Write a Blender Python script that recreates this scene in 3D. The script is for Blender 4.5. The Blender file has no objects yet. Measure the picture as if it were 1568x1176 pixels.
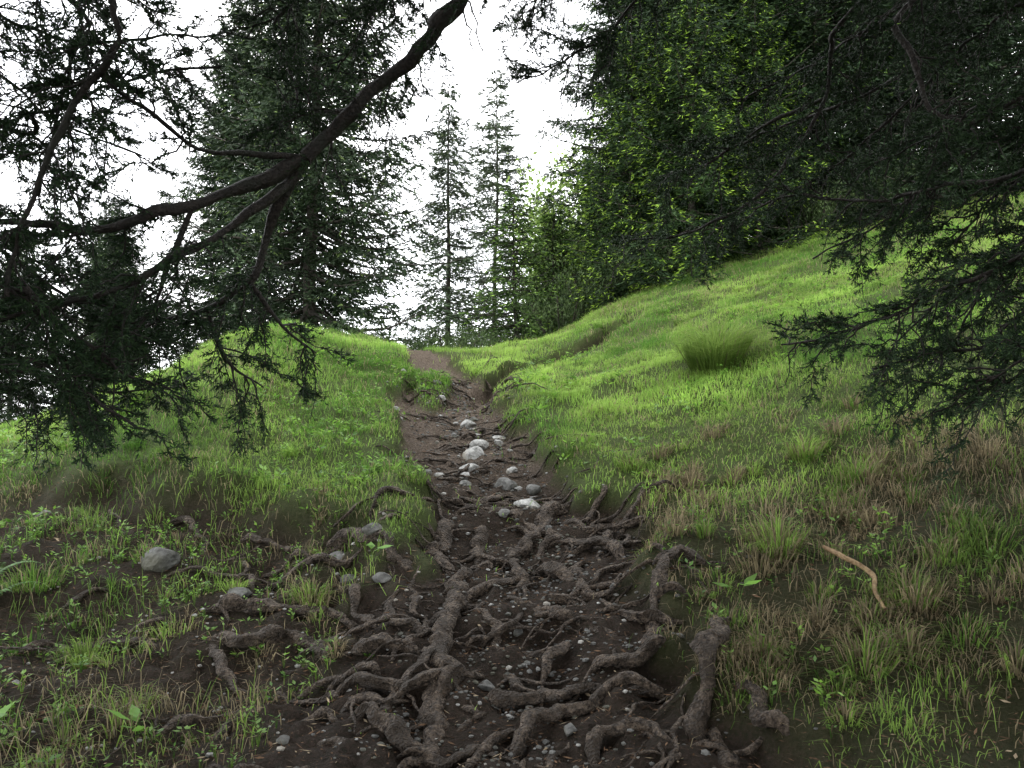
import bpy, math, numpy as np
from mathutils import Vector
rng=np.random.default_rng(5)
R=rng.random
def U(a,b,n=None): return rng.uniform(a,b,n)
# ------------------------------------------------------------ noise + terrain
def lat(ix,iy,s):
    h=(ix.astype(np.int64)*374761393+iy.astype(np.int64)*668265263+s*144269)&0x7fffffff
    h=((h^(h>>13))*1274126177)&0x7fffffff
    return ((h^(h>>16))&0xffff)/65535.0
def noise(x,y,f=1.0,s=0):
    x=np.asarray(x,float)*f; y=np.asarray(y,float)*f
    ix=np.floor(x);iy=np.floor(y);fx=x-ix;fy=y-iy
    fx=fx*fx*(3-2*fx);fy=fy*fy*(3-2*fy)
    a=lat(ix,iy,s);b=lat(ix+1,iy,s);c=lat(ix,iy+1,s);d=lat(ix+1,iy+1,s)
    return (a+(b-a)*fx+(c-a)*fy+(a-b-c+d)*fx*fy)*2-1
def fbm(x,y,f,s=0,o=3):
    r=0;a=1
    for i in range(o): r=r+a*noise(x,y,f*2**i,s+i*17);a*=.5
    return r
def sp(t,w): return w*np.logaddexp(0,np.asarray(t)/w)
def ss(a,b,t):
    t=np.clip((t-a)/(b-a),0,1);return t*t*(3-2*t)
PY=[-50,0,2.5,3.1,4,4.6,5.3,6.2,7.1,8.9,10,11,14,80]
PX=[.1,.1,-.1,.08,.13,.06,-.15,-.36,-.52,-.72,-1.1,-1.4,-1.5,-3]
PW=[1.0,1.0,.86,.7,.62,.57,.5,.48,.52,.46,.28,.14,.12,.3]
def pathm(x,y):
    d=np.abs(x-np.interp(y,PY,PX))/np.interp(y,PY,PW)
    d=d+.32*fbm(x,y,1.6,3)+.18*noise(x,y,7,4)
    isl=np.exp(-((x+.8)/.2)**2-((y-8.1)/.75)**2)
    return (1-ss(.82,1.12,d))*(1-ss(.3,.6,isl))
def bank(x,y):
    line=np.interp(x,[-6,-2.6,-1.6,-1.0,-.6],[6.3,5.5,4.9,4.45,4.2])+.3*fbm(x,y,1.3,9)+.12*noise(x,y,6,10)
    return (1-ss(-.38,.04,y-line))*(1-ss(-.9,-.5,x))
SX=[-.4,.05,.55,1.3,2.1,3.0];SY=[8.0,9.0,9.8,10.6,11.2,11.6]
def scar(x,y):
    l=np.interp(x,SX,SY)+.3*noise(x,y,2.1,31)+.14*noise(x,y,6,33)
    t=l-y
    return ss(-.02,.06,t)*(1-ss(.12,.85,t))*ss(-.5,-.2,x)*(1-ss(1.2,1.9,x))*(.75+.45*noise(x,y,1.7,34))
def H(x,y,fine=True):
    x=np.asarray(x,float);y=np.asarray(y,float)
    xs=35*np.tanh(x/35);ys=90*np.tanh(y/90)
    yc=11+1.6*sp(x-.3,.5)-.9*sp(x-3,.6)-.55*sp(-x-1.2,.4)+.75*sp(-x-6,1)
    z=-.1+.3*ys-.42*sp(np.minimum(y-yc,60),.6)
    z=z+(.34*sp(xs-.4,.3)-.12*sp(xs-4,1))*(.55+.45*ss(2,8,y))
    z=z+.5*np.exp(-((x+2.75)/1.0)**2-((y-8.8)/2.6)**2)
    z=z-.25*sp(-xs-3.4,.5)
    p=pathm(x,y);b=bank(x,y)
    cx=np.interp(y,PY,PX);cw=np.interp(y,PY,PW);dd=np.abs(x-cx)/cw
    z=z+.05*np.exp(-((dd-1.35)/.35)**2)*ss(3.6,4.8,y)*(1-ss(9.5,10.5,y))*(1-b)
    z=z-(.12+.02*ss(4.2,5.5,y)-.08*ss(9,10.5,y))*p*(1-b)-.24*b*ss(1,4,y)-.34*np.maximum(scar(x,y),0)
    z=z+.05*fbm(x,y,.55,1)+.042*fbm(x,y,2.1,2)
    if fine:
        rough=np.clip(p+b*1.1+.55,0,1.2)
        z=z+rough*.027*fbm(x,y,5.5,5)+np.maximum(p,b*.9)*(.028*(1-np.abs(noise(x,y,6,8)))+.03*np.abs(noise(x,y,13,12))-.02)
    return z
# ------------------------------------------------------------ mesh helper
class M:
    def __init__(s): s.V=[];s.F=[];s.C=[];s.I=[];s.n=0
    def add(s,V,F,C,mi=0):
        V=np.asarray(V,float).reshape(-1,3);F=np.asarray(F,int)
        C=np.asarray(C,float)
        if C.ndim==1: C=np.tile(C,(len(V),1))
        s.V.append(V);s.F.append(F+s.n);s.C.append(C);s.I.append(np.full(len(F),mi));s.n+=len(V)
    def mesh(s,name,mats,smooth=()):
        V=np.concatenate(s.V);F=np.concatenate(s.F);C=np.concatenate(s.C);I=np.concatenate(s.I)
        me=bpy.data.meshes.new(name)
        me.vertices.add(len(V));me.vertices.foreach_set("co",V.ravel().astype(np.float32))
        me.loops.add(F.size);me.loops.foreach_set("vertex_index",F.ravel().astype(np.int32))
        me.polygons.add(len(F));me.polygons.foreach_set("loop_start",np.arange(0,F.size,4,dtype=np.int32))
        for m in mats: me.materials.append(m)
        me.polygons.foreach_set("material_index",I.astype(np.int32))
        if len(smooth):
            me.polygons.foreach_set("use_smooth",np.isin(I,list(smooth)))
        else: me.polygons.foreach_set("use_smooth",np.zeros(len(F),bool))
        a=me.color_attributes.new("Col",'FLOAT_COLOR','POINT')
        a.data.foreach_set("color",np.concatenate([C,np.ones((len(C),1))],1).ravel().astype(np.float32))
        me.update(calc_edges=True);return me
def link(name,me,loc=(0,0,0),rz=0,sc=1):
    o=bpy.data.objects.new(name,me);bpy.context.collection.objects.link(o)
    o.location=loc;o.rotation_euler=(0,0,rz);o.scale=(sc,sc,sc);return o
def nrm(v): return v/np.maximum(np.linalg.norm(v,axis=-1,keepdims=True),1e-9)
def diamonds(m,P,D,L,W,C,mi=0,mid=.45,nv=None):
    n=len(P)
    if n==0:return
    D=nrm(D);S=nrm(np.cross(D,nrm(rng.normal(size=(n,3))) if nv is None else nv))
    L=np.broadcast_to(L,(n,))[:,None];W=np.broadcast_to(W,(n,))[:,None]
    V=np.stack([P,P+D*L*mid+S*W/2,P+D*L,P+D*L*mid-S*W/2],1)
    C=np.repeat(np.broadcast_to(C,(n,3)),4,0)
    m.add(V,np.arange(4*n).reshape(n,4),C,mi)
def tube(m,P,r,sides=8,C=(1,1,1),mi=0,lump=0,flat=1,seed=0):
    P=np.asarray(P,float);n=len(P);r=np.broadcast_to(r,(n,))
    T=nrm(np.gradient(P,axis=0));up=np.array([0,0,1.]) if abs(T[:,2]).mean()<.8 else np.array([1.,0,0])
    A=nrm(np.cross(T,up));B=np.cross(A,T)
    th=np.arange(sides)*2*np.pi/sides
    rr=r[:,None]*np.ones(sides)
    if lump:
        s=np.cumsum(np.r_[0,np.linalg.norm(np.diff(P,axis=0),axis=1)])
        rr=rr*(1+lump*fbm(s[:,None]*9+seed*7.3,th[None]*1.6+seed,1,seed,3)+lump*.7*noise(s[:,None]*45,th[None]*2.0,1,seed+5))
    V=P[:,None]+rr[...,None]*(np.cos(th)[None,:,None]*A[:,None]+flat*np.sin(th)[None,:,None]*B[:,None])
    i=np.arange(n-1)[:,None]*sides;j=np.arange(sides)[None];k=(j+1)%sides
    F=np.stack([i+j,i+k,i+k+sides,i+j+sides],-1).reshape(-1,4)
    m.add(V,F,C,mi)
def cr(P,step):
    P=np.asarray(P,float);Q=np.vstack([2*P[0]-P[1],P,2*P[-1]-P[-2]]);out=[]
    for i in range(1,len(Q)-2):
        L=np.linalg.norm(Q[i+1]-Q[i]);n=max(2,int(L/step));t=np.arange(n)[:,None]/n
        a,b,c,d=Q[i-1],Q[i],Q[i+1],Q[i+2]
        out.append(.5*(2*b+(c-a)*t+(2*a-5*b+4*c-d)*t**2+(3*b-a-3*c+d)*t**3))
    out.append(P[-1:]);return np.vstack(out)
# ------------------------------------------------------------ materials
def newmat(n):
    m=bpy.data.materials.new(n);m.use_nodes=True;nt=m.node_tree;return m,nt,nt.nodes["Principled BSDF"],nt.nodes["Material Output"]
def N(nt,t,**k):
    n=nt.nodes.new(t)
    for a,b in k.items():
        if a in n.inputs: n.inputs[a].default_value=b
        else: setattr(n,a,b)
    return n
def leafmat(name,trans=.35,rough=.55,spec=.3):
    m,nt,b,o=newmat(name);L=nt.links.new
    a=N(nt,"ShaderNodeAttribute",attribute_name="Col")
    b.inputs["Roughness"].default_value=rough;b.inputs["Specular IOR Level"].default_value=spec
    L(a.outputs[0],b.inputs[0])
    if trans>0:
        t=nt.nodes.new("ShaderNodeBsdfTranslucent");h=N(nt,"ShaderNodeHueSaturation",Value=1.5,Saturation=1.0)
        L(a.outputs[0],h.inputs["Color"]);L(h.outputs[0],t.inputs[0])
        x=N(nt,"ShaderNodeMixShader");x.inputs[0].default_value=trans
        L(b.outputs[0],x.inputs[1]);L(t.outputs[0],x.inputs[2]);L(x.outputs[0],o.inputs[0])
    return m
def barkmat(name,c1,c2,sc=30,bump=.6,stretch=(1,1,1),c3=None,dist=.012,pt=(.48,.62)):
    m,nt,b,o=newmat(name);L=nt.links.new
    tc=N(nt,"ShaderNodeTexCoord");mp=N(nt,"ShaderNodeMapping");mp.inputs["Scale"].default_value=stretch
    L(tc.outputs["Object"],mp.inputs[0])
    n1=N(nt,"ShaderNodeTexNoise",Scale=sc,Detail=6,Roughness=.7);L(mp.outputs[0],n1.inputs["Vector"])
    v=N(nt,"ShaderNodeTexVoronoi",Scale=sc*1.6);L(mp.outputs[0],v.inputs["Vector"])
    n2=N(nt,"ShaderNodeTexNoise",Scale=sc*.2,Detail=3);L(tc.outputs["Object"],n2.inputs["Vector"])
    r=N(nt,"ShaderNodeValToRGB");e=r.color_ramp.elements
    e[0].position=.38;e[0].color=(*c1,1);e[1].position=.64;e[1].color=(*c2,1)
    L(n1.outputs[0],r.inputs[0])
    mx=N(nt,"ShaderNodeMix",data_type='RGBA');
    r2=N(nt,"ShaderNodeValToRGB");r2.color_ramp.elements[0].position=pt[0];r2.color_ramp.elements[1].position=pt[1];r2.color_ramp.elements[1].color=(.85,.85,.85,1)
    L(n2.outputs[0],r2.inputs[0]);L(r2.outputs[0],mx.inputs[0]);L(r.outputs[0],mx.inputs[6]);mx.inputs[7].default_value=(*(c3 or c1),1)
    L(mx.outputs[2],b.inputs[0]);b.inputs["Roughness"].default_value=.7;b.inputs["Specular IOR Level"].default_value=.35
    ad=N(nt,"ShaderNodeMath",operation='ADD');L(n1.outputs[0],ad.inputs[0]);L(v.outputs[0],ad.inputs[1])
    bp=N(nt,"ShaderNodeBump",Strength=bump,Distance=dist);L(ad.outputs[0],bp.inputs["Height"]);L(bp.outputs[0],b.inputs["Normal"])
    return m
mNeedle=leafmat("spruce_needles",0,.65,.2)
mGrass=leafmat("grass_blades",.48,.5,.25)
mLeaf=leafmat("weed_leaves",.4,.45,.35)
mLitter=leafmat("dead_litter",.0,.9,.1)
mBark=barkmat("spruce_bark",(.03,.025,.02),(.1,.085,.07),25,.7,(1,1,.4),(.06,.065,.05))
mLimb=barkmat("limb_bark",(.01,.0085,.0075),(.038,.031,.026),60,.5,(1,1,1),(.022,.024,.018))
mRoot=barkmat("root_bark",(.018,.012,.008),(.17,.13,.095),60,1.0,(1,1,1),(.03,.021,.013),.02,(.45,.6))
mStone=barkmat("limestone",(.16,.16,.15),(.44,.44,.42),22,.6,(1,1,1),(.26,.24,.2))
mStoneD=barkmat("dark_stone",(.06,.06,.056),(.16,.16,.15),22,.6,(1,1,1),(.08,.08,.055))
mStick=barkmat("stick_wood",(.16,.1,.05),(.35,.25,.13),40,.3)
def groundmat():
    m,nt,b,o=newmat("earth");L=nt.links.new
    tc=N(nt,"ShaderNodeTexCoord");at=N(nt,"ShaderNodeAttribute",attribute_name="Col");sx=N(nt,"ShaderNodeSeparateColor");L(at.outputs[0],sx.inputs[0])
    def nz(s,d=5,r=.6):
        n=N(nt,"ShaderNodeTexNoise",Scale=s,Detail=d,Roughness=r);L(tc.outputs["Object"],n.inputs["Vector"]);return n
    def ramp(src,*st):
        r=N(nt,"ShaderNodeValToRGB");e=r.color_ramp.elements
        e[0].position=st[0][0];e[0].color=(*st[0][1],1);e[1].position=st[1][0];e[1].color=(*st[1][1],1)
        for p,c in st[2:]:
            q=e.new(p);q.color=(*c,1)
        L(src,r.inputs[0]);return r
    def mix(f,a,c):
        x=N(nt,"ShaderNodeMix",data_type='RGBA');L(f,x.inputs[0]);L(a,x.inputs[6]);L(c,x.inputs[7]);return x.outputs[2]
    n1=nz(9);n2=nz(70,6,.75)
    soil=ramp(n1.outputs[0],(.3,(.01,.0065,.004)),(.5,(.028,.018,.012)),(.72,(.055,.038,.025)))
    soil2=ramp(n2.outputs[0],(.38,(.008,.005,.0035)),(.6,(.065,.044,.03)),(.72,(.18,.14,.105)))
    s=N(nt,"ShaderNodeMix",data_type='RGBA');s.inputs[0].default_value=.55;L(soil.outputs[0],s.inputs[6]);L(soil2.outputs[0],s.inputs[7])
    gr=ramp(n2.outputs[0],(.3,(.035,.05,.014)),(.7,(.1,.14,.035)))
    up=ramp(n2.outputs[0],(.35,(.05,.036,.026)),(.55,(.15,.115,.088)),(.7,(.3,.255,.215)))
    path=mix(sx.outputs[2],s.outputs[2],up.outputs[0])
    f=N(nt,"ShaderNodeMath",operation='ADD');L(sx.outputs[0],f.inputs[0]);L(sx.outputs[1],f.inputs[1])
    mx=N(nt,"ShaderNodeMath",operation='ADD');L(n2.outputs[0],mx.inputs[0]);mx.inputs[1].default_value=-.5
    f2=N(nt,"ShaderNodeMath",operation='ADD',use_clamp=True);L(f.outputs[0],f2.inputs[0]);L(mx.outputs[0],f2.inputs[1])
    c=mix(f2.outputs[0],gr.outputs[0],path);L(c,b.inputs[0])
    b.inputs["Roughness"].default_value=.85;b.inputs["Specular IOR Level"].default_value=.2
    ad=N(nt,"ShaderNodeMath",operation='ADD');L(n1.outputs[0],ad.inputs[0]);L(n2.outputs[0],ad.inputs[1])
    bp=N(nt,"ShaderNodeBump",Strength=1,Distance=.045);L(ad.outputs[0],bp.inputs["Height"]);L(bp.outputs[0],b.inputs["Normal"])
    return m
mEarth=groundmat()
# ------------------------------------------------------------ ground
def axis(lo,hi,f,far,g=1.13):
    a=[lo]
    while a[-1]<hi: a.append(a[-1]+f(a[-1]))
    s=f(hi)
    while a[-1]<far: s*=g;a.append(a[-1]+s)
    s=f(lo)
    while a[0]>-far: s*=g;a.insert(0,a[0]-s)
    return np.array(a)
X=axis(-4,4.5,lambda v:.024 if abs(v)<1.6 else .045,500);Y=axis(1.8,12.5,lambda v:.022 if v<5.5 else .045,500)
gx,gy=np.meshgrid(X,Y);gz=H(gx,gy)
def sparse(x,y): return (1-ss(3.7,5.1,y+.35*fbm(x,y,1.1,77)))*ss(.3,.8,x)
p=pathm(gx,gy);k=bank(gx,gy)**.5;s=np.clip(scar(gx,gy)*2,0,1);sr=sparse(gx,gy)
gc=np.stack([np.maximum(p,s),.95*k*(1-p)+.65*sr*(1-p),ss(4.8,6.0,gy)*p],-1).reshape(-1,3)
n=len(X);m_=len(Y)
i=(np.arange(m_-1)[:,None]*n+np.arange(n-1)).ravel();F=np.stack([i,i+1,i+n+1,i+n],1)
V=np.stack([gx,gy,gz],-1).reshape(-1,3)
g=M();g.add(V,F,gc);link("ground",g.mesh("ground",[mEarth],(0,)))
pm=(p.ravel()[F].max(1)>.02)&(V[F][:,:,1].min(1)>-20)&(V[F][:,:,1].max(1)<30)
pf=F[pm];u,inv=np.unique(pf,return_inverse=True)
g=M();g.add(V[u]+[0,0,.004],inv.reshape(-1,4),gc[u]);link("dirt_path",g.mesh("dirt_path",[mEarth],(0,)))
# ------------------------------------------------------------ roots
RT="""-.27,4.26 -.26,3.92 -.27,3.52 -.27,3.17 -.28,2.91 -.27,2.62 .052 .05
.41,4.97 .24,4.79 .13,4.49 -.05,4.29 -.18,4.10 -.25,3.92 .036 .04
-.35,4.74 -.40,4.33 -.31,4.03 .048 .034
-.19,4.65 -.19,4.21 .038 .034
0,4.54 .04,4.09 .05,3.76 .028 .02
-.27,3.99 -.43,3.96 -.59,3.93 -.71,3.92 .03 .022
-1.06,4.56 -.80,4.37 -.59,4.13 -.46,4.03 .048 .038
-.67,5.62 -.41,5.29 -.3,5.1 .025 .02
-1.5,3.98 -1.22,3.9 -.89,3.85 -.61,3.71 .036 .026
-1.45,3.7 -1.18,3.63 -1.01,3.74 -.67,3.41 -.36,3.31 .04 .032
-1.41,3.68 -1.24,3.47 -1.05,3.33 .028 .016
.91,3.24 .76,2.99 .68,2.85 .58,2.6 .034 .042
-.66,3.2 -.45,3.1 -.33,3.1 -.26,3.05 .028 .022
-.18,3.03 .04,3 .28,3.03 .56,2.98 .038 .03
-.37,3.44 -.37,3.22 -.46,3 -.52,2.85 .027 .03
.87,3.6 .73,3.65 .6,3.38 .53,3.2 .034 .03
.29,4.7 .53,4.5 .78,4.3 .03 .02
.23,4.28 .49,4.2 .76,4.2 .032 .024
.12,4.15 .24,3.9 .35,3.76 .48,3.45 .038 .028
.34,4.03 .35,3.76 .02 .02
.53,4.5 .51,4.2 .56,3.98 .032 .03
-.07,3.83 .1,3.63 .32,3.5 .47,3.3 .03 .024
-.12,3.42 .04,3.4 .25,3.33 .024 .018
-.03,2.67 .1,2.84 .27,2.9 .41,2.97 .55,2.95 .028 .022
-.6,2.98 -.42,2.85 -.22,2.72 -.05,2.73 .036 .03
.24,2.62 .36,2.72 .6,2.7 .03 .026
-.75,2.7 -.8,2.9 -.72,3.02 -.62,2.98 .022 .018
.68,2.72 .65,2.5 .025 .025
.74,2.76 .79,2.68 .84,2.5 .024 .024
-.53,3.95 -.53,3.6 -.37,3.45 .024 .02
-.44,3.72 -.31,3.37 .024 .02
-1.6,4.72 -1.4,4.62 -1.15,4.5 .024 .018
.07,5.2 -.18,5.05 -.36,4.74 .026 .03
-.46,6.7 -.28,5.9 .02 .012
-.32,7.3 0,7.2 .024 .014
-.3,8 .1,7.7 .034 .02
-.6,5.9 -.43,6.4 -.02,6.5 .02 .012
-.38,5.6 -.11,5.8 .12,5.7 .024 .016
-.17,4.85 .06,4.75 .27,4.95 .028 .026
-.06,3.3 .04,3.12 .2,2.97 .024 .02
-1.1,2.95 -1,3.1 -.88,3.15 .02 .016
-.5,2.6 -.38,2.45 -.3,2.2 .04 .04
.3,3.2 .42,3.1 .6,3.15 .032 .022
-.2,3.7 -.1,3.55 .02,3.2 .024 .016
.6,4.9 .4,4.6 .3,4.3 .028 .022
.0,5.0 .12,4.6 .3,4.45 .026 .024
.85,4.0 .6,3.8 .45,3.75 .2,3.85 .028 .022
.1,3.95 -.05,3.9 -.25,3.8 .026 .03
.7,3.3 .5,3.45 .3,3.6 .1,3.75 .024 .028
-1.0,3.35 -.8,3.2 -.65,3.2 .022 .018
-.9,4.15 -.7,3.75 -.6,3.6 .024 .02
-1.9,4.3 -1.6,4.35 -1.3,4.3 .026 .018
-2.2,3.6 -1.9,3.7 -1.6,3.65 .024 .018
-1.3,4.25 -1.0,4.2 -.75,4.3 .03 .02
-1.9,4.0 -1.6,4.05 -1.35,3.85 .022 .018
-2.1,4.95 -1.85,4.75 -1.7,4.5 .02 .014
-1.5,4.6 -1.45,4.35 -1.3,4.1 .02 .014
-2.6,5.1 -2.4,4.9 -2.2,4.8 .018 .012"""
def rootline(pts,r0,r1,acc,seed,sink=.35,sides=9):
    P=cr(np.c_[pts,np.zeros(len(pts))],.014)[:,:2];n=len(P);t=np.linspace(0,1,n)
    s=t*n*.014
    wob=.026*fbm(s*10,s*0+seed,1,seed,3)
    T=np.gradient(P,axis=0);T/=np.linalg.norm(T,axis=1)[:,None]
    P=P+np.c_[-T[:,1],T[:,0]]*wob[:,None]
    r=r0+(r1-r0)*t;r=r*(1+.36*fbm(s*8,s*0+seed*3.1,1,seed+3,3))
    z=H(P[:,0],P[:,1],False);z=np.convolve(np.pad(z,3,'edge'),np.ones(7)/7,'valid')
    e=np.minimum(1,np.minimum(t,1-t)/.15)
    z=z+.014+r*sink+.034*fbm(s*5,s*0+seed,1,seed+9,2)-(1-e)*r*2
    tube(acc,np.c_[P,z],r*(.5+.5*e),sides,(1,1,1),0,.36,.85,seed)
ra=M()
for q,l in enumerate(RT.split("\n")):
    a=l.split();pts=[list(map(float,w.split(','))) for w in a[:-2]]
    rootline(pts,float(a[-2])*.92,float(a[-1])*.92,ra,q+1,.42,15)
for q in range(400):
    if q<250: y=U(2.2,5.1)
    else: y=U(5,9.2)
    w=np.interp(y,PY,PW);x=np.interp(y,PY,PX)+U(-1,1)*w*.97
    if q%8==0 and y<4.6: x=U(-2.2,-.6)
    h=U(-.7,.7)+(math.pi if R()<.5 else 0)
    if y<4.5 and R()<.45: h+=1.2
    pts=[];r=.004+.02*R()**2 if y<5 else U(.004,.014)
    for _ in range(rng.integers(3,7)):
        pts.append((x,y));st=U(.05,.12)*(1+20*r);x+=math.cos(h)*st;y+=math.sin(h)*st;h+=U(-.7,.7)
    rootline(pts,r,r*U(.4,.9),ra,100+q,.3,8)
link("exposed_tree_roots",ra.mesh("roots",[mRoot],(0,)))
# ------------------------------------------------------------ stones / gravel
def ico(sub):
    import bmesh
    b=bmesh.new();bmesh.ops.create_icosphere(b,subdivisions=sub,radius=1)
    V=np.array([v.co[:] for v in b.verts]);F=[[v.index for v in f.verts] for f in b.faces];b.free()
    return V,F
iv,iF=ico(3);sv,sF=ico(1)
def stoneshape(v,seed):
    r_=np.random.default_rng(seed);d=v.copy()
    for _ in range(9):
        nn=nrm(r_.normal(size=3));c=r_.uniform(.5,.85);k=np.maximum(d@nn-c,0);d=d-k[:,None]*nn*.9
    return d*(1+.06*fbm(v[:,0]*2+seed,v[:,1]*2+v[:,2]*1.7,1,seed)[:,None])
ST=[(-.28,5.9,.12,0),(-.24,6.15,.09,0),(-.05,5.35,.12,1),(.1,4.92,.1,0),(-.05,4.74,.05,1),(-.3,5.66,.08,0),(-.38,6.9,.08,0),(.15,5.25,.07,1),(-1.95,4.4,.13,1),(-1.4,4.1,.07,1),(-.11,3.15,.045,1),(.03,3.53,.03,1),(-.95,4.38,.08,1),(-.84,4.15,.06,1),(-.65,3.97,.055,1),(-3,5.1,.07,1),(.2,2.78,.035,1),(-1,6.7,.05,0),(-.8,2.85,.03,1),(-.03,5.0,.05,1),(.2,4.6,.045,1),(-.1,6.4,.06,0),(-.5,5.5,.05,0),(.0,5.6,.05,0),(-.75,4.3,.07,1)]
for _ in range(30):
    y=U(4.9,9);ST.append((np.interp(y,PY,PX)+rng.normal()*.2,y,U(.02,.055),0 if R()<.45 else 1))
for q,(x,y,r,k) in enumerate(ST):
    v=stoneshape(iv,q+3)*[r*1.05,r*.85,r*.65]
    me=bpy.data.meshes.new("stone");me.from_pydata(v.tolist(),[],iF);me.materials.append([mStone,mStoneD][k])
    me.polygons.foreach_set("use_smooth",np.zeros(len(iF),bool))
    o=link("stone",me,(x,y,float(H(x,y))+r*.15),U(0,6));o.rotation_euler[0]=.25
pv=[];pf=[];off=0;NG=2400
for q in range(NG):
    y=U(2.1,9)if q%3 else U(2.1,4.5);x=np.interp(y,PY,PX)+rng.normal()*np.interp(y,PY,PW)*.45
    if q%14==0: x=U(-2.4,-.4);y=U(2.6,4.5)
    r=.004+.012*R()**3+.0012*y
    v=stoneshape(sv,q)*r*[1,U(.6,1),.6]+[x,y,float(H(x,y))+.005]
    pv.append(v);pf+=[[a+off for a in f] for f in sF];off+=len(v)
me=bpy.data.meshes.new("gravel");me.from_pydata(np.concatenate(pv).tolist(),[],pf);me.materials.append(mStoneD);me.materials.append(mStone)
me.polygons.foreach_set("material_index",np.repeat((np.arange(NG)%7==0).astype(np.int32),len(sF)));link("gravel",me)
sk=M();P=np.array([(1.3,3.33),(1.34,3.24),(1.41,3.14),(1.37,3.03),(1.36,2.93)]);P3=cr(np.c_[P,H(P[:,0],P[:,1])+[.08,.07,.06,.06,.04]],.015)
tube(sk,P3,np.linspace(.011,.006,len(P3)),8,(1,1,1),0,.3);link("fallen_stick",sk.mesh("stick",[mStick],(0,)))
# ------------------------------------------------------------ grass
def blades(m,x,y,h,w,lean,C,az=None,down=.25):
    n=len(x);z=H(x,y)-.01;a=U(0,2*np.pi,n) if az is None else az
    ld=np.stack([np.cos(a),np.sin(a)-down,np.zeros(n)],1);sd=np.stack([-np.sin(a),np.cos(a),np.zeros(n)],1)
    tw=U(-.9,.9,n);sd=sd*np.cos(tw)[:,None]+np.stack([np.cos(a),np.sin(a),0*a],1)*np.sin(tw)[:,None]
    P=np.stack([x,y,z],1);up=np.array([0,0,1.])
    l=lean[:,None];h=h[:,None];w=w[:,None]
    Q1=P+up*h*.55+ld*h*l*.3;Q2=P+up*h*(1-.5*l)+ld*h*l*.95
    V=np.stack([P-sd*w/2,P+sd*w/2,Q1+sd*w*.42,Q1-sd*w*.42,Q2+sd*w*.08,Q2-sd*w*.08],1)
    b=np.arange(n)[:,None]*6
    F=np.concatenate([b+[0,1,2,3],b+[3,2,4,5]])
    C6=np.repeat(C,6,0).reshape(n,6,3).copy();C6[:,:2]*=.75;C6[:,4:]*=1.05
    m.add(V,F,C6.reshape(-1,3))
def gcol(n,x,y,dry):
    t=np.clip(R(n)*.7+.15+.6*fbm(x,y,.7,52)+.4*noise(x,y,3.3,53),0,1)[:,None];g=np.array([.085,.19,.03])*(1-t)+np.array([.29,.43,.095])*t
    v=(1+.3*fbm(x,y,1.3,50))[:,None];g=g*v
    d=R(n)<dry*(1+1.3*np.clip(fbm(x,y,1.9,58),-.6,1))
    s=np.array([.36,.3,.18])*U(.35,1.1,n)[:,None];g[d]=s[d];return g
gm=M()
for (y0,y1,x0,x1,dn) in [(1.6,5,-3.6,3.6,3000),(5,9,-6.2,6.6,3500),(9,13.5,-9,11,1900),(13.5,26,-3,20,240)]:
    n=int((y1-y0)*(x1-x0)*dn);x=U(x0,x1,n);y=U(y0,y1,n)
    b=bank(x,y);pp=pathm(x,y);sr=sparse(x,y);sc=np.clip(scar(x,y)*1.6,0,1)
    cl=np.clip(.85+.7*fbm(x,y,2.6,60),.08,1.3)
    cl2=np.clip(.25+1.6*fbm(x,y,3.5,61),0,1)
    d=(1-pp)**1.5*(1-b*(.95-.5*cl2))*(1-.62*sr*(1-.7*cl2))*cl*(1-.93*ss(.25,.6,sc))
    d=np.maximum(d,.03*cl2)
    kk=R(n)<d;x=x[kk];y=y[kk];n=len(x);b=b[kk];sr=sr[kk]
    tall=np.clip(fbm(x,y,1.2,70)+.7*fbm(x,y,4,71),-.6,1.4)
    h=(.036+.03*tall+.05*R(n)**2.3)*np.where(x<-.5,1.15,1.0)+.0003*y*y
    h=np.clip(h,.014,.2)*(1+.6*b+.5*sr)
    w=(.0026+.0004*y)*U(.7,1.3,n)
    C=gcol(n,x,y,.1+.4*sr+.35*b+.05*ss(6,10,y)*(x>0));C*=(1-.3*np.maximum(b,sr))[:,None]  # bank and lower-right blades darkened: canopy shade put into the colour
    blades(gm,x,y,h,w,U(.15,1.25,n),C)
TU=[(1.75,6.7,.26,.66,1900,.05),(1.2,3.6,.14,.28,450,.3),(-.82,8.1,.2,.16,400,.1),(1.7,4.6,.12,.25,350,.3),(1.83,4.2,.1,.22,300,.3),(-1.0,4.0,.08,.2,200,.2),(.2,3.55,.04,.08,40,.3),(.68,3.9,.07,.16,150,.3),(.9,2.95,.08,.17,150,.3),(1.2,2.75,.12,.2,250,.5),(-1.9,3.6,.1,.2,150,.3),(.75,5.0,.1,.18,200,.1),(-2.5,4.2,.15,.2,250,.2),(-.62,5.0,.1,.12,200,.1),(1.5,3.0,.12,.22,250,.4),(.62,2.62,.05,.12,80,.5),(-3.2,6.6,.2,.25,400,.1)]
for _ in range(150): TU.append((U(.75,2.6),U(2.4,5.3),U(.04,.13),U(.07,.2),int(U(40,130)),U(.15,1)))
for _ in range(100): TU.append((U(-3.4,-.5),U(2.3,5.6),U(.03,.1),U(.06,.17),int(U(30,80)),U(.1,.9)))
for _ in range(190): TU.append((U(-4.5,5),U(5,11),U(.05,.2),U(.05,.16),int(U(50,139)),.06))
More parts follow.
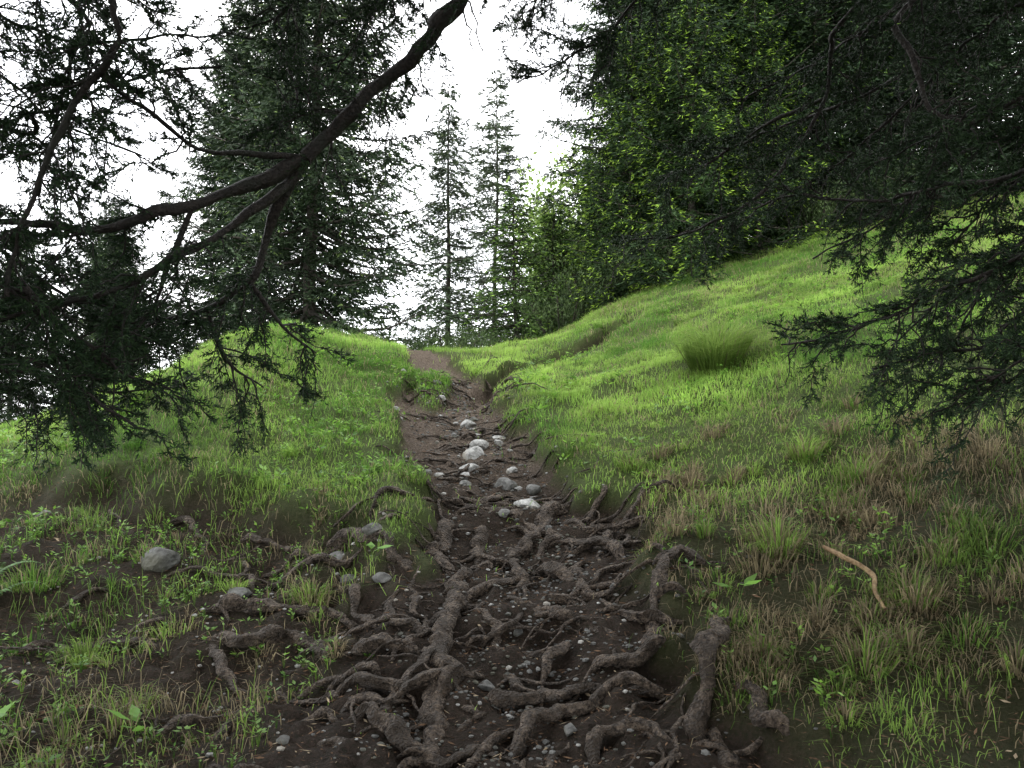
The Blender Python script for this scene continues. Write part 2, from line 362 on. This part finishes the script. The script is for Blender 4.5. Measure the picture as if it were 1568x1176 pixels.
for (x,y,r,h,n,dry) in TU:
    if n<140 and pathm(x,y)>.5: continue
    rr=r*np.sqrt(R(n))*.75;a=U(0,2*np.pi,n);xx=x+rr*np.cos(a)*U(.7,1.3);yy=y+rr*np.sin(a)
    C=gcol(n,xx,yy,dry)*(.55 if n>1000 else (.72 if y<5.3 else U(.65,1)))  # near tufts dimmed too, foreground shade carried in their colour
    le=np.clip(rr/r*1.1+U(-.1,.5,n),.05,1.25)
    if n>1000: le=np.clip(rr/r*.95+U(-.05,.5,n),.02,1.15)
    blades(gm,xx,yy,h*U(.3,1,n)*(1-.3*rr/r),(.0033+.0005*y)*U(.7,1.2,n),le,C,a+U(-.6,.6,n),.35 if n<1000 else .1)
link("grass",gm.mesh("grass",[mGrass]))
# ------------------------------------------------------------ weeds and litter
wm=M()
def plant(x,y,hh,nl,ll,c):
    z=float(H(x,y));a=U(0,6.28,nl);el=U(.1,.9,nl)
    base=np.tile([x,y,z],(nl,1))+np.c_[np.cos(a)*.3*ll,np.sin(a)*.3*ll,hh*U(.4,1,nl)]
    D=np.c_[np.cos(a),np.sin(a),el*.8]
    up=np.tile([0,0,1.],(nl,1))+rng.normal(size=(nl,3))*.25
    diamonds(wm,base,D,ll*U(.6,1.1,nl),ll*.42*U(.8,1.1,nl),np.array(c)*U(.7,1.3,(nl,1)),0,.45,up)
    st=np.tile([x,y,z-.01],(nl,1));diamonds(wm,st,base-st,np.linalg.norm(base-st,axis=1),.003,np.array(c)*.5,0)
for q in range(4200):
    r_=R()
    if r_<.22: x=U(-3.4,-.5);y=U(2.3,5.2)
    elif r_<.32: x=U(.7,2.6);y=U(2.4,5)
    elif r_<.66: x=U(-4.5,-.8);y=U(4.4,8.5)
    else: x=U(0,5);y=U(5,10)
    if pathm(x,y)>.4 and R()<.93: continue
    if noise(x,y,1.5,90)<-.1: continue
    g_=U(0,1);c=(.07+.12*g_,.17+.17*g_,.022+.03*g_)
    s_=1+.5*(y>5)
    plant(x,y,U(.02,.09)*s_,rng.integers(4,9),U(.016,.04)*s_,c)
for (x,y) in [(.93,3.3),(-.72,4.1),(-1.35,2.95),(-1.9,2.9)]: plant(x,y,.08,5,.1,(.16,.32,.06))
for (x,y) in [(-2.6,4.0),(-2.75,4.25)]:
    z=float(H(x,y))
    for a in np.arange(0,6.28,.9)+U(0,1):
        L=U(.15,.25);t=np.linspace(.1,1,16)
        C0=np.c_[x+np.cos(a)*L*t,y+np.sin(a)*L*t,z+L*(.9*t-.65*t*t)]
        for sgn in (-1,1):
            D=np.c_[-np.sin(a)*sgn+.4*np.cos(a)+0*t,np.cos(a)*sgn+.4*np.sin(a)+0*t,-.1+0*t]
            diamonds(wm,C0,D,L*.32*(1.05-t),L*.07,np.array([.08,.2,.03])*U(.7,1.3,(16,1)),0,.4,np.tile([0,0,1.],(16,1)))
link("broadleaf_weeds",wm.mesh("weeds",[mLeaf]))
lm=M();n=80000
y=U(1.8,9,n);x=U(-3.4,2.8,n);d=np.maximum(pathm(x,y),np.maximum(bank(x,y)**.5,sparse(x,y)));k=R(n)<d*.9+.03;x=x[k];y=y[k];n=len(x)
a=U(0,6.28,n);D=np.c_[np.cos(a),np.sin(a),U(-.1,.35,n)]
C=np.array([.09,.056,.034])*U(.3,1.7,(n,1));C[R(n)<.1]=(.3,.24,.16)
diamonds(lm,np.c_[x,y,H(x,y)+.008],D,.008+.045*R(n)**2,.003+.008*R(n)**3,C,0,.45,np.tile([0,0,1.],(n,1))+rng.normal(size=(n,3))*.4)
link("leaf_litter",lm.mesh("litter",[mLitter]))
# ------------------------------------------------------------ spruces
def spruce(name,h,r,h0,seed,wh=.24,nb=6,tw=22,sh=6,sL=.12,sW=.032,c0=(.018,.04,.016),c1=(.05,.09,.026),tip=(.1,.19,.035),tr=.14,power=.8,tipp=.3,drop=1.0,missing=.06,jit=.3,hang=.75):
    global rng,R
    rng=np.random.default_rng(seed);R=rng.random
    m=M();c0=np.array(c0);c1=np.array(c1);tip=np.array(tip)
    zz=np.linspace(-.5,h,30);tp=np.c_[.05*fbm(zz*.4,zz*0,1,seed),.05*fbm(zz*.4,zz*0+5,1,seed),zz]
    tube(m,tp,tr*np.clip(1-zz/h,.04,1)**.8,10,(1,1,1),0,.08)
    z=h0
    while z<h-.12:
        f=z/h;Lm=r*(1-f)**power+.06
        if f<.2: Lm*=.85+.75*f
        nbb=nb if f<.85 else 5
        a0=U(0,6.28)
        for b in range(nbb):
            if R()<missing: continue
            a=a0+b*6.283/nbb+U(-.35,.35);L=Lm*U(.5,1.25);zb=z+U(-.12,.12);bc=U(.5,1.45)
            rad=np.array([math.cos(a),math.sin(a),0]);per=np.array([-rad[1],rad[0],0])
            A=(.6*f-.3)*drop+U(-.1,.1);B=.14+U(0,.18)
            sag=lambda t:(A*t+B*t*t-.4*(1-f)*drop*np.sin(t*2.2)*.5)
            P=lambda t:np.array([0,0,zb])+np.outer(t*L,rad)+np.outer(sag(t)*L,[0,0,1.])+np.outer(np.sin(t*3+a)*L*.04,per)
            tt=np.linspace(0,1,6);tube(m,P(tt),np.linspace(.006+.012*L,.004,6),4,(1,1,1),0)
            k=max(5,int(tw*min(1.3,L/1.3)))
            t=np.sort(U(.06,1,k));sg=np.where(np.arange(k)%2,1,-1)
            tl=(.34*L*(1-t)**.6+.09)*U(.6,1.2,k)
            D=nrm(sg[:,None]*per*.85+rad*.65+np.c_[0*t,0*t,-U(.1,hang,k)*drop])
            s=np.tile(np.linspace(.1,1,sh),(k,1))+U(-.08,.08,(k,sh))
            base=P(t)[:,None]+D[:,None]*(s*tl[:,None])[...,None]
            base[...,2]-=.14*(s**2*tl[:,None])
            dj=D[:,None]+rng.normal(size=(k,sh,3))*jit
            q=R((k,sh))*.7+.3*R()
            C=(c0+(c1-c0)*q[...,None])*bc
            tm=(s>.72)&(t[:,None]>.45)&(R((k,sh))<tipp);C=np.where(tm[...,None],tip*(.6+.6*q[...,None]),C)
            diamonds(m,base.reshape(-1,3),dj.reshape(-1,3),sL*U(.7,1.3,k*sh),sW*U(.7,1.3,k*sh),C.reshape(-1,3),1)
            ns=k;t2=U(.2,1,ns);diamonds(m,P(t2),rad+rng.normal(size=(ns,3))*.5,sL,sW,(c0+(c1-c0)*R((ns,1)))*bc,1)
        z+=wh*U(.75,1.25)*(1.15-.6*f)
    return m.mesh(name,[mBark,mNeedle],(0,))
dense=spruce("spruce_dense",13,2.7,.2,11,.36,10,42,11,.1,.021,(.01,.026,.011),(.032,.064,.018),(.12,.22,.03),.16,.72,.2,.9,.0,.36)
dense2=spruce("spruce_dense_b",14,3.0,.3,12,.38,10,42,10,.11,.024,(.008,.02,.009),(.023,.045,.015),(.06,.11,.025),.16,.72,.1,1.0,.0,.36)
left=spruce("spruce_left",13,2.9,.3,21,.34,10,40,9,.11,.026,(.015,.031,.015),(.044,.074,.03),(.11,.17,.045),.14,.72,.2,1.1,.03,.36)
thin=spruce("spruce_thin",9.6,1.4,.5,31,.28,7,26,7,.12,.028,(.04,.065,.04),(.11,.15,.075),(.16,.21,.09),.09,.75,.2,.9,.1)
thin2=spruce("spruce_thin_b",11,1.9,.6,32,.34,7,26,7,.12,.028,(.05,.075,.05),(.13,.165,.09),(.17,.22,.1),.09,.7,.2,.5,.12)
young=spruce("spruce_young",3.9,1.25,.1,41,.19,8,26,7,.08,.02,(.03,.065,.02),(.1,.18,.04),(.24,.4,.07),.05,.85,.55,.6)
edge=spruce("spruce_edge",6.5,1.9,.1,43,.3,9,40,10,.085,.017,(.012,.03,.012),(.045,.09,.02),(.26,.42,.045),.08,.85,.6,.8,0,.32)
canopy=spruce("spruce_canopy",14,3.6,5.0,51,.5,9,14,5,.42,.15,(.012,.03,.012),(.035,.07,.02),(.05,.1,.03),.2,.6,.1)
rng=np.random.default_rng(99);R=rng.random
def put(name,me,x,y,rz,sc=1,dz=-.1): return link(name,me,(x,y,float(H(x,y,False))+dz),rz,sc)
put("spruce_tree",left,-3.6,14,.3,1.0);put("spruce_tree",left,-5.8,16.5,2,.85);put("spruce_tree",left,-8.4,16,4,.5)
put("spruce_tree",left,-7.2,14.2,1,.42);put("spruce_tree",left,-10.5,16.5,2.2,.5)
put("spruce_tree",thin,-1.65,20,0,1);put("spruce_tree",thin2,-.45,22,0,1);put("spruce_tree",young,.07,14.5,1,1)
put("spruce_tree",young,.9,16.5,2,1.1)
put("spruce_tree",edge,2.15,13.6,.4,.8);put("spruce_tree",edge,3.0,12.9,2.4,.9);put("spruce_tree",edge,4.2,13.1,1.4,.75)
put("spruce_tree",dense,3.3,14.2,.5,1);put("spruce_tree",dense,2.9,16.8,2.5,.95);put("spruce_tree",dense,6.0,14.8,1,1.05)
put("spruce_tree",dense2,7.6,13.6,3,1);put("spruce_tree",dense2,4.8,16.5,4,1.05);put("spruce_tree",dense2,8.5,17,5,1.1);put("spruce_tree",dense2,10.6,14.5,2,1.1);put("spruce_tree",dense2,6.6,19,3,1.1)
for q,(x,y) in enumerate([(3.0,1.6),(-3.1,1.2),(.5,-3),(-4.5,-3.5),(5.8,-2.5)]): put("spruce_tree",canopy,x,y,q*1.3)
# ------------------------------------------------------------ shrubs, deciduous tree
def shrub(name,n,rx,hh,c0,c1,L,W,up,seed,mat,stems=14):
    global rng,R
    rng=np.random.default_rng(seed);R=rng.random
    m=M()
    for _ in range(stems):
        a=U(0,6.28);rr=U(.2,.9)*rx;e=np.array([math.cos(a)*rr,math.sin(a)*rr,hh*U(.6,1)])
        tube(m,cr([[0,0,-.1],e*[.5,.5,.35],e],.1),.012*hh+.004,5,(1,1,1),0)
        k=n//stems;cl=rng.integers(5,9)
        cc=e*U(.45,1.05,(cl,1))+rng.normal(size=(cl,3))*[rx*.2,rx*.2,hh*.12]
        idx=rng.integers(0,cl,k);P=cc[idx]+rng.normal(size=(k,3))*[.11*rx+.03,.11*rx+.03,.06*hh+.03]
        D=rng.normal(size=(k,3))*.6+[0,0,up];t=R(cl)[idx]*.6+.4*R(k)
        diamonds(m,P,D,L*U(.7,1.3,k),W*U(.7,1.3,k),np.array(c0)+(np.array(c1)-np.array(c0))*t[:,None],1)
    return m.mesh(name,[mBark,mat],(0,))
pine=shrub("mountain_pine",5200,.9,1.0,(.025,.05,.02),(.1,.15,.05),.08,.016,1.0,61,mNeedle,20)
dec=shrub("deciduous",9000,1.2,3.4,(.16,.27,.05),(.36,.48,.14),.1,.06,.1,62,mLeaf,26)
lb=shrub("leafy_shrub",2600,.6,.9,(.09,.2,.03),(.22,.38,.07),.07,.045,.1,63,mLeaf,14)
rng=np.random.default_rng(7);R=rng.random
for x,y,s in [(-1.9,13.2,.8),(-1.1,13.6,.9),(-.5,14.2,.9),(.9,14.2,1),(1.5,14.4,1.1),(2.2,13.0,.8),(5.2,13.2,.9),(6.2,13.2,.9),(-2.6,12.8,.9),(-4.2,12.4,.9),(-5.2,12.5,1.0),(-3.4,12.6,.9)]: put("mountain_pine_shrub",pine,x,y,U(0,6),s)
put("deciduous_tree",dec,1.45,17.5,0,1.15);put("deciduous_tree",dec,2.2,20,2,1.4);put("deciduous_tree",dec,1.2,23,4,1.4)
for x,y,s in [(.6,14.6,.8),(-.1,13.9,.6),(1.6,15.4,1.2)]: put("leafy_shrub",lb,x,y,U(0,6),s)
# ------------------------------------------------------------ overhanging limbs
LR="""L0;.042;.026;.3;3,1.6,4.1 1.6,2,4.0 .3,2.4,3.62 -.19,2.6,3.16 -.30,2.65,3.07 -.445,2.7,2.93 -.56,2.7,2.81 -.675,2.7,2.7 -.73,2.7,2.64
L2;.024;.006;1;-.73,2.7,2.64 -.865,2.65,2.54 -.96,2.6,2.49 -1.05,2.55,2.43 -1.18,2.5,2.37 -1.35,2.5,2.32 -1.5,2.5,2.34 -1.61,2.45,2.33 -1.9,2.4,2.25
L3;.02;.005;1.2;-.73,2.7,2.64 -.82,2.75,2.52 -.9,2.8,2.36 -.95,2.8,2.22 -1.12,2.85,2.13 -1.32,2.9,2.08 -1.46,2.9,2.02
L4;.016;.005;1.2;-.76,2.73,2.58 -.96,2.6,2.36 -1.09,2.5,2.23 -1.23,2.4,2.1 -1.4,2.4,2.05 -1.6,2.3,1.97
L7;.009;.004;1.2;-1.05,2.55,2.43 -1.14,2.6,2.26 -1.22,2.6,2.07 -1.41,2.7,2.02
L8;.01;.004;1.2;-.73,2.7,2.64 -.89,2.6,2.62 -1.03,2.5,2.6 -1.13,2.4,2.66 -1.21,2.3,2.71 -1.32,2.3,2.86
L12;.014;.004;1.2;.3,2.4,3.62 -.5,2.9,3.65 -.93,3,3.32 -.88,3,3.1 -.8,2.9,2.85
L13;.009;.003;1.5;-.56,2.7,2.81 -.7,2.85,2.88 -.85,3,2.95 -1.0,3.1,2.85
L14;.009;.003;1.5;-.95,2.8,2.22 -.85,2.9,2.08 -.75,3,1.98
L15;.009;.003;1.5;-1.12,2.85,2.13 -1.05,2.9,1.95 -.95,3,1.85
L16;.01;.003;1.6;.3,2.4,3.62 -.2,2.9,3.65 -.55,3.1,3.4 -.75,3.2,3.2
RA;.022;.005;.8;3,1.6,4.8 2.2,2.6,4.3 1.47,3.2,3.49 1.4,3.3,3.37 1.4,3.4,3.18 1.3,3.5,2.97 1.15,3.6,2.8 .87,3.7,2.68 .54,3.8,2.63
RB;.02;.008;.9;3,1.6,3.8 2,2.3,3.6 1.39,2.6,3.16 1.37,2.6,2.95 1.42,2.6,2.79 1.52,2.5,2.68 1.65,2.3,2.75
RC;.014;.004;1.8;3,1.6,2.6 1.8,2.3,2.3 1.65,2.5,2.24 1.47,2.6,2.16 1.28,2.7,2.05 1.11,2.8,2.01 1,2.9,2
RD;.012;.004;1.8;3,1.6,2.35 1.9,2.4,2.15 1.71,2.6,2.07 1.6,2.7,1.97 1.47,2.8,1.94 1.3,2.8,1.9
RE;.016;.004;1.6;3,1.6,5 1.4,2.8,4.3 .59,3.2,3.58 .41,3.3,3.43 .22,3.4,3.37 .02,3.5,3.3
RF;.016;.004;1.4;3,1.6,3.1 2,2.3,2.6 1.67,2.6,2.54 1.56,2.8,2.56 1.42,3,2.57 1.21,3.2,2.67 1.03,3.3,2.64
RG;.01;.004;1.8;3,1.6,2.1 1.9,2.2,1.95 1.6,2.4,1.89 1.54,2.5,1.85 1.47,2.6,1.8
RH;.02;.005;1.4;3,1.6,5.2 2.5,2.8,4.2 1.95,3.5,3.51 1.67,3.6,3.28 1.34,3.8,3.23 1,4,3.15
RI;.01;.004;1.8;1.4,2.8,4.3 .5,3.1,3.9 .13,3.3,3.6 .05,3.4,3.49
RJ;.014;.004;1.8;3,1.6,3.4 2.1,2.6,2.9 1.75,3,2.75 1.6,3.3,2.6 1.4,3.6,2.5
RK;.014;.004;1.8;3,1.6,4.2 2.3,2.8,3.6 1.9,3.3,3.3 1.6,3.6,3.0 1.3,3.9,2.85
RM;.012;.004;1.8;3,1.6,2.9 2.2,2.6,2.5 1.9,3,2.35 1.75,3.2,2.2 1.6,3.3,2.05
RN;.012;.004;1.8;3,1.6,4.6 2.3,2.6,4.0 1.8,3.1,3.6 1.45,3.4,3.4 1.1,3.7,3.3
RO;.012;.004;1.8;3,1.6,3.0 2.2,2.4,2.6 1.8,2.6,2.4 1.7,2.8,2.2 1.65,2.9,2.0
RP;.012;.004;1.8;3,1.6,3.8 2.2,2.4,3.2 1.85,2.7,3.0 1.7,2.9,2.85 1.5,3.2,2.8
RQ;.01;.003;1.6;1.4,3.4,3.18 1.2,3.6,3.15 1.0,3.8,3.05 .75,3.9,3.0
RR;.012;.004;2;3,1.6,2.5 2.2,2.3,2.2 1.85,2.5,2.0 1.7,2.6,1.9 1.6,2.7,1.75
RS;.012;.004;2;3,1.6,3.3 2.3,2.4,2.9 1.9,2.6,2.7 1.7,2.7,2.5 1.6,2.8,2.35"""
LL="""L5;.024;.007;1.1;-3.1,1.2,3.5 -2.2,1.7,3.45 -1.4,2.1,3.2 -1.16,2.2,2.88 -1.16,2.2,2.76 -1.23,2.2,2.65 -1.3,2.2,2.52 -1.34,2.2,2.39 -1.4,2.2,2.24 -1.43,2.2,2.04
L6;.018;.005;1.1;-3.1,1.2,3.9 -2,2.1,3.5 -1.47,2.5,3.1 -1.45,2.5,2.9 -1.49,2.5,2.68 -1.54,2.5,2.43
L9;.012;.004;1.6;-3.1,1.2,2.1 -1.58,2.2,1.84 -1.45,2.3,1.86 -1.37,2.4,1.82 -1.28,2.45,1.75 -1.2,2.5,1.69
L10;.014;.004;1.6;-3.1,1.2,2.6 -1.58,2.2,2.1 -1.47,2.3,2.07 -1.37,2.4,1.98 -1.26,2.5,1.88 -1.18,2.6,1.82
L11;.016;.004;1.2;-3.1,1.2,3.2 -1.8,2.5,2.7 -1.58,2.5,2.72 -1.39,2.5,2.79 -1.22,2.6,2.9 -1,2.6,2.92
LA;.014;.004;1.6;-3.1,1.2,2.9 -2,2.4,2.4 -1.7,2.6,2.25 -1.5,2.8,2.1 -1.3,3,2.0
LB;.014;.004;1.2;-3.1,1.2,4.2 -2.2,2.6,3.4 -1.75,2.9,3.2 -1.4,3.1,3.3 -1.1,3.2,3.35
LC;.012;.004;1.6;-3.1,1.2,2.4 -2.1,2.4,2.1 -1.8,2.7,1.95 -1.6,2.9,1.85 -1.35,3.1,1.85
LD;.012;.004;1.8;-3.1,1.2,2.2 -2.3,2.4,2.0 -2,2.8,1.9 -1.8,3.0,1.8 -1.6,3.2,1.75
LE;.012;.004;1.6;-3.1,1.2,2.7 -2.2,2.5,2.45 -1.9,2.8,2.35 -1.7,3.0,2.3 -1.45,3.2,2.2
LF;.012;.004;1.5;-3.1,1.2,4.0 -2.3,2.4,3.3 -1.9,2.7,3.0 -1.7,2.9,2.85 -1.5,3.1,2.8"""
def limbs(txt,name,seed):
    global rng,R
    rng=np.random.default_rng(seed);R=rng.random
    m=M()
    for l in txt.split("\n"):
        nm,r0,r1,dn,ps=l.split(";");r0=float(r0);r1=float(r1);dn=float(dn)
        P=cr([list(map(float,q.split(','))) for q in ps.split()],.025);n=len(P)
        s=np.arange(n)*.025
        P=P+.016*np.stack([fbm(s*5,s*0+j,1,seed+j,3) for j in (1,2,3)],1)*np.minimum(1,np.minimum(s,s[-1]-s)/.1)[:,None]
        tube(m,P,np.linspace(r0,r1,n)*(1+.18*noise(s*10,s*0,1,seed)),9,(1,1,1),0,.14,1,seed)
        T=nrm(np.gradient(P,axis=0))
        cnt=int(n*.025*18*dn**.6)
        i0=int(n*(.3 if nm!="L0" else .5))
        for idx in rng.integers(i0,n-1,cnt):
            t=T[idx];rv=rng.normal(size=3);rv[2]*=.6;pr=nrm(rv-t*rv.dot(t))
            d=nrm(t*.65+pr*.9+np.array([0,0,-.15]));Ls=U(.1,.42)*(1.1-.45*idx/n)
            k=9;u=np.linspace(0,1,k);j=np.cumsum(rng.normal(size=(k,3))*.045*Ls,0)
            S=P[idx]+np.outer(u*Ls,d)+j-np.outer(u**2*Ls*U(.0,.45),[0,0,1.])
            S[0]=P[idx];tube(m,S,np.linspace(.0038,.0012,k),5,(1,1,1),0)
            dead=R()<(.3 if dn<1 else .1)
            nt=int(Ls/(.03 if dead else .0115));ut=np.sort(U(.15,1.02,nt));B=np.stack([np.interp(ut,u,S[:,c]) for c in range(3)],1)
            pd=nrm(np.cross(d,[0,0,1])+1e-6);sg=np.where(R(nt)<.5,-1,1)[:,None]
            D=nrm(sg*pd*.8+d*.75+rng.normal(size=(nt,3))*.3-[0,0,.15]);tl=U(.03,.1,nt)*(1.15-.5*ut)
            diamonds(m,B,D,tl,.003,(1,1,1),0,.1)
            if dead or nt==0: continue
            q=19
            f=U(0.0,1.05,(nt,q));NP=(B[:,None]+D[:,None]*(f*tl[:,None])[...,None]).reshape(-1,3)
            ND=(D[:,None]*.8+rng.normal(size=(nt,q,3))*.45).reshape(-1,3);c=len(NP)
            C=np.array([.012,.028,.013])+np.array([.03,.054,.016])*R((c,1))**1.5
            diamonds(m,NP,ND,U(.014,.023,c),.0044,C,1,.4)
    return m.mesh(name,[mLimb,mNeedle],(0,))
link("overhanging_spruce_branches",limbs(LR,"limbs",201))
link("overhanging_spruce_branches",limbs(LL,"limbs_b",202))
# ------------------------------------------------------------ light, sky, camera
az=math.radians(-150);el=math.radians(60)
w=bpy.data.worlds.new("World");bpy.context.scene.world=w;w.use_nodes=True;nt=w.node_tree;bg=nt.nodes["Background"]
sky=nt.nodes.new("ShaderNodeTexSky");sky.sky_type='NISHITA';sky.sun_disc=False;sky.sun_elevation=el;sky.sun_rotation=az;sky.dust_density=3
tc=nt.nodes.new("ShaderNodeTexCoord");cn=nt.nodes.new("ShaderNodeTexNoise");cn.inputs["Scale"].default_value=2.2;cn.inputs["Detail"].default_value=3
nt.links.new(tc.outputs["Generated"],cn.inputs["Vector"])
cr_=nt.nodes.new("ShaderNodeValToRGB");e=cr_.color_ramp.elements;e[0].position=.3;e[0].color=(30,30.8,32.5,1);e[1].position=.7;e[1].color=(39,39,39,1)
nt.links.new(cn.outputs[0],cr_.inputs[0])
mx=nt.nodes.new("ShaderNodeMix");mx.data_type='RGBA';mx.inputs[0].default_value=.88
nt.links.new(sky.outputs[0],mx.inputs[6]);nt.links.new(cr_.outputs[0],mx.inputs[7]);nt.links.new(mx.outputs[2],bg.inputs[0]);bg.inputs[1].default_value=.12
sl=bpy.data.lights.new("sun",'SUN');sl.energy=1.3;sl.angle=math.radians(15);sl.color=(1,.97,.88)
so=bpy.data.objects.new("sun",sl);bpy.context.collection.objects.link(so)
d=Vector((math.sin(az)*math.cos(el),math.cos(az)*math.cos(el),math.sin(el)));so.rotation_euler=(-d).to_track_quat('-Z','Y').to_euler()
cam=bpy.data.objects.new("camera",bpy.data.cameras.new("camera"));bpy.context.collection.objects.link(cam)
cam.location=(0,0,1.6);cam.rotation_euler=(math.radians(95),0,0);cam.data.lens=27.7;cam.data.clip_end=3000;cam.data.clip_start=.05
bpy.context.scene.camera=cam
bpy.context.scene.view_settings.view_transform='Standard'
